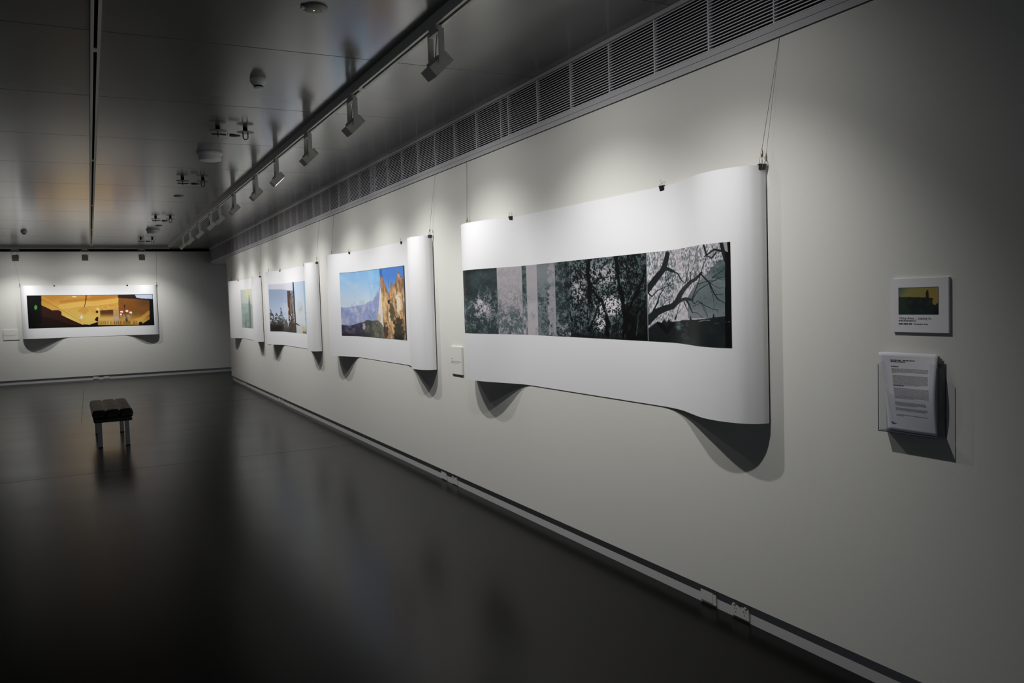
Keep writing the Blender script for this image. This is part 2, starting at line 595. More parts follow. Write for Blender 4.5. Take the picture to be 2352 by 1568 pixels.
    for P, a, b in (
        ([(40, 1180), (110, 1110), (200, 1030), (300, 985), (420, 950), (490, 880), (535, 780), (600, 690), (690, 600), (760, 570), (850, 480)], 120, 34),
        ([(60, 700), (150, 590), (230, 490), (300, 410), (335, 300), (365, 180)], 95, 66),
        ([(290, 400), (370, 405), (440, 440)], 62, 40),
        ([(440, 435), (510, 480), (560, 575), (610, 620)], 22, 12),
        ([(480, 900), (540, 865), (610, 840), (710, 855)], 60, 34),
        ([(840, 500), (960, 620), (1030, 780), (1080, 850), (1190, 910)], 24, 8),
        ([(700, 850), (760, 720), (800, 620), (830, 520)], 18, 10),
        ([(705, 855), (800, 720), (930, 645), (1100, 560), (1190, 540)], 14, 6),
        ([(790, 640), (930, 600), (1060, 590)], 12, 6),
        ([(610, 840), (660, 920), (705, 1035)], 34, 14),
        ([(705, 870), (740, 910), (790, 870), (880, 930), (1000, 985), (1090, 1000)], 14, 6),
        ([(590, 880), (620, 970), (650, 1015)], 16, 8),
        ([(120, 1060), (200, 900), (240, 780), (310, 680)], 26, 10),
        ([(70, 750), (125, 805), (200, 720), (330, 660), (470, 620)], 20, 6),
        ([(1145, 60), (1165, 180), (1200, 320)], 64, 46),
        ([(1150, 190), (1040, 165), (950, 225), (900, 260)], 34, 16),
        ([(1070, 205), (1000, 285), (945, 255)], 22, 14),
        ([(885, 80), (915, 200), (930, 250)], 26, 22),
        ([(610, 620), (650, 470), (690, 200)], 14, 4), ([(690, 590), (690, 470), (750, 400)], 14, 6),
        ([(640, 600), (640, 500), (600, 330)], 12, 4), ([(460, 1150), (500, 1000), (530, 910)], 12, 6),
        ([(450, 1140), (470, 1080), (580, 960)], 12, 5), ([(700, 1030), (780, 1040), (860, 1110)], 10, 4),
        ([(720, 950), (830, 900), (930, 1100)], 9, 4), ([(960, 640), (1010, 800), (1030, 960)], 10, 4),
        ([(840, 880), (900, 1000), (930, 1090)], 8, 4), ([(1000, 560), (1130, 470), (1190, 440)], 12, 6),
        ([(960, 620), (1100, 700), (1190, 690)], 8, 4), ([(1030, 780), (1120, 790), (1190, 770)], 8, 4),
        ([(240, 770), (330, 840), (420, 800)], 10, 4), ([(270, 940), (340, 860), (430, 830)], 10, 4),
        ([(840, 480), (900, 330), (930, 260)], 12, 6), ([(740, 560), (790, 420), (800, 120)], 10, 4)):
        tree = np.maximum(tree, stroke(cx, cy, P, a, b))
    s = s * (1 - tree) + tree * (30 + 10 * mid)
    gl = np.interp(cx, [0, 60, 200, 250, 300, 330, 360, 400, 470, 520, 560, 660, 680, 700, 1000, 1010, 1030, 1200],
                   [1290, 1270, 1170, 1195, 1140, 1190, 1140, 1180, 1170, 1165, 1150, 1145, 1080, 1140, 1105, 1040, 1100, 1085])
    g = 24 + 14 * big + 10 * fine * (cx > 450)
    g = g + 88 * smooth(1, .3, np.hypot((cx - 540) / 130., (cy - 1230) / 110.)) * smooth(.35, .7, fbm(cx / 70., cy / 50., 2, 71))
    g = g + 40 * smooth(1, .3, np.hypot((cx - 600) / 110., (cy - 1380) / 80.)) * mid
    g = g + 110 * (stroke(cx, cy, [(800, 1160), (870, 1138), (960, 1140)], 9, 7) + .4 * stroke(cx, cy, [(1030, 1185), (1090, 1180)], 9, 9))
    g = g * (1 - .6 * stroke(cx, cy, [(220, 1190), (330, 1320), (430, 1180)], 70, 60))
    g = g + 60 * stroke(cx, cy, [(70, 1260), (140, 1210), (200, 1170)], 30, 14) * (.4 + fine)
    gm = smooth(-4, 4, cy - gl)
    keep = inpoly(cx, cy, [(60, 1130), (200, 1040), (190, 1160), (60, 1250)])
    s = np.where(keep, s, s * (1 - gm) + g * gm)
    edge = cx > 1195 - 20 * smooth(0, 1, t)
    s = np.where(edge, 9, s)
    s = np.where(inpoly(cx, cy, [(1165, 60), (1225, 60), (1238, 205), (1200, 190)]), 150, s)
    s = s + 130 * stroke(cx, cy, [(1225, 1165), (1248, 1165)], 8, 8) + 90 * stroke(cx, cy, [(1193, 1166), (1200, 1166)], 8, 8)
    v = np.where(x >= 1490, s, v)
    v = np.where((x > 1488.4) & (x < 1490), 120, v)
    return grey(np.clip(v, 6, 215))

def paint_cliff(q, t):
    x, y = quadmap(q, t, (125, 235), (1338, 70), (1290, 1490), (82, 1380))
    n1, n2, n3 = fbm(x / 160., y / 160., 3, 81), fbm(x / 40., y / 55., 3, 82), vnoise(x / 11., y / 14., 83)
    k = smooth(200, 800, y)[..., None]
    left = np.array([128, 180, 228]) * (1 - k) + np.array([188, 207, 226]) * k
    c = Canvas(x, y, (0, 0, 0))
    c.c = left
    c.put(smooth(560, 620, x) * .8 * smooth(800, 300, y), (112, 180, 236))
    c.put(smooth(.45, .75, n1) * .35, (196, 208, 220))
    c.put((x > 822), (70, 128, 214))
    c.put((x > 822) * smooth(250, 600, y), (110, 165, 226))
    c.put((x > 818) & (x < 875), (58, 98, 184))
    # hazy range
    mt = [(60, 850), (200, 866), (300, 838), (400, 820), (480, 805), (560, 755), (640, 735), (710, 640), (760, 540), (795, 420), (824, 270), (824, 1300), (60, 1300)]
    c.poly(mt, (138, 150, 200), .92)
    c.put(inpoly(x, y, mt) * smooth(.45, .7, n2) * .5 * smooth(1150, 700, y), (176, 190, 224))
    c.put(inpoly(x, y, mt) * smooth(.62, .75, n3 * .5 + n2 * .5) * .6 * smooth(300, 800, x), (205, 206, 214))
    for bx, by, rx, ry in ((265, 925, 45, 50), (430, 880, 34, 60), (330, 1070, 60, 80), (140, 1120, 45, 70), (660, 640, 20, 30), (640, 480, 30, 60)):
        c.blob(bx, by, rx, ry, (200, 200, 212), .6, 1.0, int(bx), 1.1, .045)
    st = vnoise(x / 16., y / 70., 84)
    c.mul(1 + .16 * (st - .5) * smooth(820, 900, y + x * .3))
    c.poly([(800, 560), (824, 500), (824, 1230), (740, 1150), (720, 1060), (760, 820)], (232, 222, 205), .85)
    c.blob(745, 1060, 30, 90, (196, 178, 110), .7, .6, 5)
    for P in ([(560, 930), (620, 1010), (640, 1090)], [(680, 930), (630, 1010)], [(545, 1010), (580, 1080)]):
        c.put(stroke(x, y, P, 10, 6) * .6, (80, 90, 110))
    hill = [(60, 1165), (200, 1203), (330, 1150), (420, 1142), (480, 1100), (600, 1112), (720, 1108), (790, 1170), (826, 1255), (826, 1480), (60, 1480)]
    c.poly(hill, (64, 62, 92))
    hm = inpoly(x, y, hill)
    c.put(hm * smooth(380, 480, x) * .85, (72, 80, 66))
    c.put(hm * smooth(560, 700, x) * .7, (128, 128, 108))
    c.put(hm * smooth(.5, .75, n2) * .5, (112, 104, 104))
    c.put(hm * smooth(.5, .75, n3) * .5, (40, 46, 40))
    c.mul(1 + hm * .5 * (n2 - .45))
    c.put(hm * smooth(1280, 1420, y) * smooth(650, 450, x) * .7, (34, 32, 36))
    c.blob(425, 1220, 28, 60, (206, 186, 196), .8, .5, 9)
    # cliff
    cl = [(824, 265), (868, 300), (905, 385), (945, 500), (975, 600), (1000, 560), (1040, 400), (1055, 390), (1065, 470), (1125, 405), (1168, 250), (1195, 135), (1230, 240), (1280, 300), (1310, 330), (1310, 1520), (824, 1520)]
    cm = inpoly(x, y, cl)
    c.put(cm, (204, 164, 116))
    c.put(cm * smooth(700, 350, y + 120 * (n2 - .5)) * .75, (142, 100, 70))
    c.put(cm * smooth(.52, .7, n2) * .5, (166, 120, 78))
    c.put(cm * smooth(.60, .8, n3) * .35, (96, 70, 52))
    c.put(cm * smooth(1050, 1180, x) * smooth(420, 250, y) * smooth(.4, .6, n3) * .7, (170, 160, 164))
    c.mul(1 + cm * (.55 * (vnoise(x / 22., y / 90., 85) - .5) + .35 * (n3 - .5)))
    wm = smooth(1, .4, np.hypot((x + 90 * (n2 - .5) - 1165) / 65., (y - 780) / 260.)) + smooth(1, .3, np.hypot((x - 960) / 28., (y - 1050) / 170.)) * .7
    c.put(cm * np.clip(wm * (.5 + n2), 0, .9), (238, 222, 196))
    c.put(cm * smooth(1, .4, np.hypot((x - 875) / 45., (y - 880) / 240.)) * .6, (226, 190, 140))
    for P, a, b in (([(930, 820), (915, 1000), (935, 1160)], 14, 8), ([(1090, 700), (1120, 840), (1100, 980)], 16, 8), ([(1255, 640), (1262, 900), (1250, 1150)], 16, 10)):
        c.put(stroke(x, y, P, a, b) * .7, (110, 74, 46))
    gm = smooth(1.1, .6, np.hypot((x - 1020) / 60., (y - 900) / 230.) + (n2 - .5) * 1.6)
    c.put(cm * gm * .9, (78, 74, 50))
    c.blob(968, 760, 20, 42, (28, 24, 22), .9, .4, 3, .3)
    gm = smooth(1.1, .7, np.hypot((x - 1135) / 110., (y - 1290) / 260.) + (n2 - .5) * 1.3)
    c.put(cm * gm * .92, (50, 46, 38))
    c.put(cm * gm * smooth(.55, .8, n3) * .5, (98, 92, 60))
    gm = smooth(1.1, .7, np.hypot((x - 860) / 70., (y - 1340) / 150.) + (n2 - .5) * 1.5)
    c.put(cm * gm * .85, (58, 48, 40))
    c.put(cm * smooth(1300, 1480, y) * smooth(980, 1060, x) * smooth(1240, 1190, x) * .8, (22, 20, 20))
    c.put(stroke(x, y, [(985, 480), (985, 330), (975, 290)], 12, 5) * .8, (84, 92, 130))
    c.blob(1048, 425, 22, 40, (150, 112, 100), .9, .5, 4)
    ex = 1300 - 42 * smooth(100, 1490, y)
    c.put(smooth(ex + 4, ex + 12, x) * .92, (38, 52, 66))
    e2 = np.minimum(np.minimum(q, 1 - q) * 1220, np.minimum(t, 1 - t) * 1200)
    c.put((e2 < 7) * .5, (40, 56, 40))
    return c.c

def paint_tower(q, t):
    x, y = quadmap(q, t, (710, 395), (1298, 335), (1282, 1185), (710, 1125))
    n2, n3 = fbm(x / 40., y / 50., 3, 91), vnoise(x / 9., y / 14., 92)
    c = Canvas(x, y, (0, 0, 0))
    k = smooth(480, 1000, y)[..., None]
    c.c = np.array([146, 164, 194]) * (1 - k) + np.array([190, 206, 230]) * k
    saw = 468 + 12 * (np.abs((x / 26.) % 1 - .5) * 2) * (x > 850) + 14 * smooth(850, 1000, x)
    c.put(smooth(4, -4, y - saw), (202, 203, 218))
    c.put((y < saw) * smooth(760, 700, x) * .6, (160, 186, 214))
    c.put((x < 945) * (y > 690) * (y < 830) * smooth(800, 860, x) * .35 * (vnoise(x / 14., y * 0, 9) > .4), (205, 216, 234))
    trunk = smooth(1000, 850, y)
    tree = np.zeros(x.shape)
    for cx, cy, h in ((735, 770, 340), (820, 745, 380), (780, 830, 300), (900, 920, 220), (860, 900, 240), (755, 900, 200)):
        w = np.clip((y - cy) / h, 0, 1) * 62 * (.6 + .8 * n3)
        tree = np.maximum(tree, (np.abs(x - cx + 10 * (n2 - .5)) < w) & (y > cy))
    c.put(tree * .8 * (x < 945) * smooth(.25, .6, n3 + .25 * smooth(900, 1080, y)), (62, 56, 50))
    c.put(smooth(930, 1075, y + 60 * (n2 - .5)) * (x < 850), (36, 30, 24))
    c.put(smooth(1040, 1120, y + 60 * (n2 - .5)) * (x < 945) * .8, (44, 40, 42))
    tw = (x > 945) & (x < 1088) & (y > 490 + 16 * smooth(1000, 1060, x))
    c.put(tw & (x < 1000 + .10 * (y - 490)), (66, 48, 40))
    c.put(tw & (x >= 1000 + .10 * (y - 490)) & (x < 1066), (128, 128, 146))
    c.put(tw * (x > 985) * (x < 1020) * (y > 600) * (y < 860) * .8, (140, 104, 84))
    c.put(tw * smooth(.52, .66, n2 * .6 + n3 * .4) * .85, (44, 36, 34))
    c.put(tw * (y > 860) * smooth(.58, .72, n3) * .9, (210, 200, 196))
    c.put(tw * (x < 966) * (y > 690) * (y < 900) * (np.sin(y / 20.) > .2) * .8, (196, 176, 140))
    c.put(tw * smooth(960, 1060, y) * .75, (40, 30, 26))
    c.put(smooth(-3, 3, x - 1058 - 10 * smooth(370, 1100, y)) * smooth(3, -3, x - 1082 - 6 * smooth(370, 1100, y)), (26, 44, 44))
    rp = x > 1086
    k = smooth(400, 900, y)[..., None]
    c.put(rp, np.array([182, 200, 226]) * (1 - k) + np.array([206, 212, 220]) * k)
    c.put(rp * smooth(1, .3, np.hypot((x - 1185) / 60., (y - 760) / 130.)) * smooth(.45, .65, n3 * .5 + n2 * .5) * .6, (140, 150, 170))
    c.put(rp * (y > 1020) * (y < 1190) * (np.sin(x / 6.) > 0) * (x < 1200) * .35, (150, 150, 140))
    c.put(stroke(x, y, [(1092, 1020), (1150, 1050)], 26, 12), (50, 52, 52))
    c.blob(1230, 1120, 36, 70, (206, 184, 130), .9, .6, 8)
    c.put(rp * smooth(1130, 1170, y) * smooth(1190, 1230, x) * (n3 > .35), (52, 44, 36))
    c.put(smooth(1264, 1272, x) * .8, (140, 178, 206))
    c.put(smooth(1262, 1280, x) * smooth(.5, .7, n2) * smooth(700, 800, y) * .8, (70, 104, 104))
    return c.c

def paint_pale(q, t):
    x, y = quadmap(q, t, (248, 460), (600, 404), (596, 1175), (250, 1125))
    n2, n3 = fbm(x / 45., y / 60., 3, 101), vnoise(x / 9., y / 16., 102)
    c = Canvas(x, y, (0, 0, 0))
    k = smooth(280, 360, x)[..., None] * smooth(700, 480, y)[..., None]
    c.c = np.array([186, 200, 190]) * (1 - k) + np.array([214, 212, 178]) * k
    c.put(smooth(690, 706, y) * .9, (156, 180, 180))
    c.put(smooth(690, 706, y) * smooth(.4, .7, n2) * .5, (134, 160, 158))
    c.put((x > 408) * smooth(730, 700, y) * .6, (214, 212, 178))
    w = 3 + 14 * smooth(540, 760, y)
    c.put(smooth(3, -3, np.abs(x - 388) - w) * (y > 540) * .85, (98, 114, 108))
    for cx, cy in ((320, 800), (350, 860), (388, 760), (300, 900), (470, 820), (520, 760), (560, 880)):
        for a in (-1, 0, 1):
            c.put(stroke(x, y, [(cx, 1140), (cx + a * 8, (cy + 1140) / 2), (cx + a * 26, cy)], 9, 3) * .5, (92, 108, 98))
    c.put(smooth(.5, .7, n3 * .5 + n2 * .5) * smooth(760, 1000, y) * .55, (112, 130, 122))
    c.put((x < 256) * .5, (120, 160, 165))
    return c.c

def paint_gold(q, t):
    x, y = quadmap(q, t, (98, 133), (2172, 125), (2197, 657), (120, 695))
    n1, n2, n3 = fbm(x / 200., y / 120., 3, 111), fbm(x / 45., y / 40., 3, 112), vnoise(x / 14., y / 14., 113)
    c = Canvas(x, y, (0, 0, 0))
    k = smooth(150, 560, y)[..., None]
    c.c = np.array([184, 122, 40]) * (1 - k) + np.array([224, 190, 92]) * k
    c.put(smooth(.35, .65, n1) * .35, (226, 178, 80))
    c.put((x < 655) * .35, (206, 148, 50))
    c.put(stroke(x, y, [(640, 330), (900, 290), (1200, 275), (1575, 225)], 90, 80) * .55, (232, 194, 96))
    c.put(stroke(x, y, [(640, 240), (1000, 205), (1575, 150)], 50, 40) * .45, (172, 104, 34))
    for P in ([(330, 150), (600, 310), (800, 430), (985, 560)], [(330, 200), (560, 330), (780, 460), (960, 580)]):
        c.put(stroke(x, y, P, 10, 8) * .5, (156, 108, 40))
    c.put(stroke(x, y, [(340, 160), (640, 335), (980, 560)], 8, 8) * .5, (240, 214, 130))
    c.poly([(900, 400), (960, 360), (1015, 325), (1060, 360), (1090, 400), (1030, 470)], (196, 134, 52), .55)
    c.put(stroke(x, y, [(1050, 140), (1040, 230), (1018, 330)], 22, 12) * .9, (86, 52, 22))
    c.put(stroke(x, y, [(1030, 200), (1060, 210)], 10, 10) * .8, (90, 60, 24))
    c.blob(968, 510, 18, 32, (246, 240, 214), 1, .3, 3, .1)
    c.blob(855, 156, 36, 10, (240, 226, 190), .9, .4, 3, .2)
    c.blob(762, 510, 12, 8, (244, 226, 170), .9, .4, 4, .2)
    c.blob(1230, 375, 30, 20, (240, 214, 120), .9, .4, 4, .2)
    # fringe above the red panel
    c.put((x > 1265) * (x < 1578) * (y > 300) * (y < 385) * (n3 > .5) * .4, (170, 120, 50))
    c.poly([(1100, 380), (1200, 370), (1260, 400), (1240, 460), (1150, 470)], (210, 150, 60), .5)
    # dark roof and guitar-like silhouette
    c.poly([(325, 298), (500, 388), (540, 382), (600, 385), (645, 410), (650, 470), (700, 500), (985, 640), (1010, 632), (1100, 640), (1235, 590), (1235, 690), (300, 710)], (30, 12, 8))
    c.poly([(325, 298), (500, 388), (600, 385), (645, 410), (650, 470), (980, 650), (900, 680), (600, 560), (325, 480)], (54, 22, 12), .9)
    c.poly([(0, 0), (325, 0), (325, 720), (0, 720)], (8, 10, 8))
    c.blob(236, 335, 24, 38, (76, 150, 62), 1, .5, 6, .3)
    # right half
    c.poly([(1578, 100), (2120, 100), (2120, 690), (1578, 690)], (128, 76, 26))
    rt = x > 1578
    kk = smooth(430, 600, y)
    c.put(rt * kk * .9, (214, 166, 72))
    c.put(rt * smooth(1780, 2050, x) * smooth(430, 250, y) * .7, (78, 52, 36))
    c.put(rt * smooth(.45, .7, n1) * smooth(450, 200, y) * .4, (160, 94, 34))
    c.put(rt * stroke(x, y, [(1850, 590), (1980, 540), (2100, 440)], 70, 60) * .6, (222, 172, 78))
    c.poly([(1272, 395), (1490, 382), (1490, 565), (1272, 565)], (92, 52, 22), 1)
    c.put((x > 1245) * (x < 1490) * smooth(430, 540, y) * (y > 390), (214, 172, 84))
    c.poly([(1490, 380), (1585, 372), (1585, 640), (1490, 640)], (176, 140, 92), .8)
    c.put((x > 1490) * (x < 1585) * (y > 500) * (y < 600) * .6, (190, 170, 146))
    c.put((x > 1240) * (x < 1930) * (y > 565) * (y < 640) * smooth(.3, .7, vnoise(x / 7., y / 300., 77)) * smooth(560, 600, y) * .7, (104, 64, 28))
    c.blob(1222, 420, 20, 22, (30, 16, 10), .95, .4, 3, .3)
    c.poly([(1180, 560), (1210, 510), (1240, 505), (1240, 580), (1210, 580)], (26, 14, 10))
    # chandelier
    c.put(stroke(x, y, [(1680, 300), (1682, 360), (1690, 440), (1712, 600)], 12, 10) * .8, (60, 34, 20))
    c.blob(1680, 325, 16, 18, (44, 26, 18), .9, .4, 3, .2)
    for bx, by in ((1630, 425), (1720, 410), (1785, 438), (1618, 468)):
        c.blob(bx, by - 18, 26, 18, (196, 52, 34), .95, .4, int(bx), .15)
        c.blob(bx, by, 26 if by < 460 else 16, 18, (244, 232, 222), 1, .3, int(bx), .12)
    for P in ([(1600, 490), (1650, 530), (1710, 540)], [(1810, 470), (1780, 530), (1715, 545)], [(1660, 480), (1700, 520)], [(1760, 480), (1730, 520)]):
        c.put(stroke(x, y, P, 12, 8) * .7, (168, 150, 132))
    c.blob(1715, 560, 22, 34, (46, 52, 52), .8, .5, 7, .4)
    c.put(smooth(1, .5, np.hypot((x - 1700) / 110., (y - 510) / 60.)) * (n3 > .55) * .5, (196, 178, 160))
    c.blob(1885, 450, 46, 22, (72, 110, 62), .7, .6, 8)
    # dark right edge, pale blue corner
    c.poly([(2110, 210), (2200, 200), (2230, 700), (1960, 700), (1990, 630), (2115, 550)], (12, 13, 18))
    c.poly([(1570, 100), (1850, 100), (1885, 185), (2110, 215), (2110, 235), (1900, 205), (1640, 190), (1570, 180)], (34, 22, 22), .9)
    c.poly([(1848, 100), (2200, 100), (2200, 208), (1980, 196), (1885, 182)], (176, 192, 220))
    c.poly([(1930, 600), (1985, 600), (2000, 700), (1920, 700)], (20, 16, 16))
    bl = np.interp(x, [0, 985, 1240, 1990, 2200], [640, 640, 640, 640, 560])
    c.put(smooth(bl, bl + 14, y) * .95, (12, 12, 10))
    e = np.minimum(np.minimum(q, 1 - q) * 2080, np.minimum(t, 1 - t) * 540)
    c.put((e < 8) * .8, (8, 26, 16))
    return c.c

def paint_poster(q, t):
    x, y = q * 960, t * 650
    n2, n3 = fbm(x / 90., y / 90., 3, 121), vnoise(x / 20., y / 20., 122)
    c = Canvas(x, y, (150, 140, 76))
    c.put(smooth(400, 0, x + y) * .9, (70, 104, 112))
    c.put(smooth(500, 900, x) * smooth(40, 160, y) * .7, (176, 136, 60))
    bld = [(0, 220), (665, 245), (668, 120), (690, 80), (725, 80), (738, 250), (850, 270), (815, 330), (835, 400), (880, 430), (960, 360), (960, 660), (0, 660)]
    c.poly(bld, (38, 46, 42))
    bm_ = inpoly(x, y, bld)
    c.put(bm_ * smooth(360, 100, x) * .6, (56, 76, 56))
    c.put(bm_ * smooth(.5, .75, n2) * .4, (60, 84, 74))
    c.put(bm_ * smooth(450, 640, y) * .5, (36, 56, 74))
    c.put(smooth(760, 960, x) * smooth(450, 650, y) * .8, (12, 14, 14))
    e = np.minimum(np.minimum(q, 1 - q) * 960, np.minimum(t, 1 - t) * 650)
    c.put((e < 12) * .6, (20, 22, 20))
    return c.c

pm = bpy.data.materials.new('photographic_ink')
pm.use_nodes = True
_nt = pm.node_tree
_at = _nt.nodes.new('ShaderNodeAttribute')
_at.attribute_name = 'ink'
_b = _nt.nodes['Principled BSDF']
_nt.links.new(_at.outputs['Color'], _b.inputs['Base Color'])
_b.inputs['Roughness'].default_value = .42
_b.inputs['Specular IOR Level'].default_value = .3

def grid_mesh(name, P, rgb, parent):
    """P: (rows, cols, 3) points, rgb the same shape in display values"""
    nr, nc = P.shape[:2]
    me = bpy.data.meshes.new(name)
    idx = np.arange(nr * nc).reshape(nr, nc)
    F = np.stack([idx[:-1, :-1], idx[1:, :-1], idx[1:, 1:], idx[:-1, 1:]], -1).reshape(-1, 4)
    me.vertices.add(nr * nc)
    me.vertices.foreach_set('co', P.reshape(-1).astype(np.float32))
    me.loops.add(F.size)
    me.loops.foreach_set('vertex_index', F.reshape(-1).astype(np.int32))
    me.polygons.add(len(F))
    me.polygons.foreach_set('loop_start', np.arange(0, F.size, 4, dtype=np.int32))
    me.update(calc_edges=True)
    me.polygons.foreach_set('use_smooth', [True] * len(F))
    a = me.color_attributes.new('ink', 'FLOAT_COLOR', 'POINT')
    g_ = rgb.mean(-1, keepdims=True)
    rgb = g_ + (rgb - g_) * .90
    L = np.clip(lin(np.clip(rgb, 0, 255) * (255 / 222.)) * .80, 0, .82)
    a.data.foreach_set('color', np.concatenate([L.reshape(-1, 3), np.ones((nr * nc, 1))], 1).reshape(-1).astype(np.float32))
    me.validate()
    me.materials.append(pm)
    o = bpy.data.objects.new(name, me)
    COL.objects.link(o)
    o.parent = parent
    return o

# ------------------------------------------------------------------ hanging prints: long paper sheets whose ends bow off the wall
PROF2 = [(0, .014), (.004, .05), (.03, .09), (.09, .130), (.2, .155), (.32, .152), (.45, .128), (.58, .088), (.70, .048), (.80, .020), (.88, .009), (.95, .007)]
PROF = [(0, .012), (.004, .045), (.03, .085), (.09, .118), (.2, .135), (.32, .122), (.45, .078), (.57, .034), (.67, .014), (.75, .008), (.83, .007), (.92, .007)]

def catmull(P, n=10):
    P = np.array(P, float)
    P = np.vstack([2 * P[0] - P[1], P, 2 * P[-1] - P[-2]])
    o = []
    for i in range(1, len(P) - 2):
        a, b, c, d = P[i - 1:i + 3]
        for k in range(n):
            t = k / n
            o.append(.5 * (2 * b + (c - a) * t + (2 * a - 5 * b + 4 * c - d) * t * t + (3 * b - a - 3 * c + d) * t ** 3))
    o.append(P[-2])
    return np.array(o)

def plan(e0, e1, bow0, bow1):
    """from the left end e1 to the right end e0 along the wall: (coordinate, distance off the wall)"""
    sc = min(1., (e1 - e0) / 2 / .95)
    A = [(e1 - s * sc, .0045 + (o - .007) * bow1) for s, o in PROF2]
    B = [(e0 + s * sc, .0045 + (o - .007) * bow0) for s, o in PROF]
    c = catmull(A)
    d = catmull(B)[::-1]
    mid = np.array([(c[-1, 0] + (d[0, 0] - c[-1, 0]) * k / 12, .0045) for k in range(1, 12)])
    return np.vstack([c, mid, d])

def at_arc(c, s):
    L = np.r_[0, np.cumsum(np.hypot(*np.diff(c, axis=0).T))]
    s = np.asarray(s)
    return np.interp(s, L, c[:, 0]), np.interp(s, L, c[:, 1])

def arclen(c):
    return np.r_[0, np.cumsum(np.hypot(*np.diff(c, axis=0).T))]

CA, SA = math.cos(YAW), math.sin(YAW)
def breadth(Yw, off):
    """foreshortened breadth coordinate of a spot on the right wall, used to lay out what is pictured"""
    X = D - off
    return (X * CA - Yw * SA) / (X * SA + Yw * CA)

def binder_clip(label, P, tw, out, group, grip=False):
    """P top edge point on the sheet; tw along the wall, out away from the wall"""
    tw, out = Vector(tw), Vector(out)
    R = Matrix((tw, out, Vector((0, 0, 1)))).transposed().to_4x4()
    t = thing('binder_clip', label, 'clip', P, group)
    w = .017
    b = MB().extrude([(-.0100, .004), (-.0085, .0055), (.0085, .0055), (.0100, .004), (.0026, -.020), (-.0026, -.020)], 0, -w, w).xform(R)
    b.build('clip_body', M['black'], t)
    for s in (-1, 1):
        h = [(-.009, s * .0070, -.016), (-.006, s * .0098, .004), (-.0045, s * .009, .016), (-.0085, s * .008, .026), (-.005, s * .0075, .034),
             (.005, s * .0075, .034), (.0085, s * .008, .026), (.0045, s * .009, .016), (.006, s * .0098, .004), (.009, s * .0070, -.016)]
        MB().tube(h, .0011, 6).xform(R).build('handle', M['steel'], t, smooth=True)
    if grip:
        MB().lathe([(.0016, .034), (.0045, .036), (.0055, .042), (.0055, .058), (.003, .062), (.003, .068), (.0012, .070)], n=12).build('wire_gripper', M['brass'], t, smooth='auto')
    return t

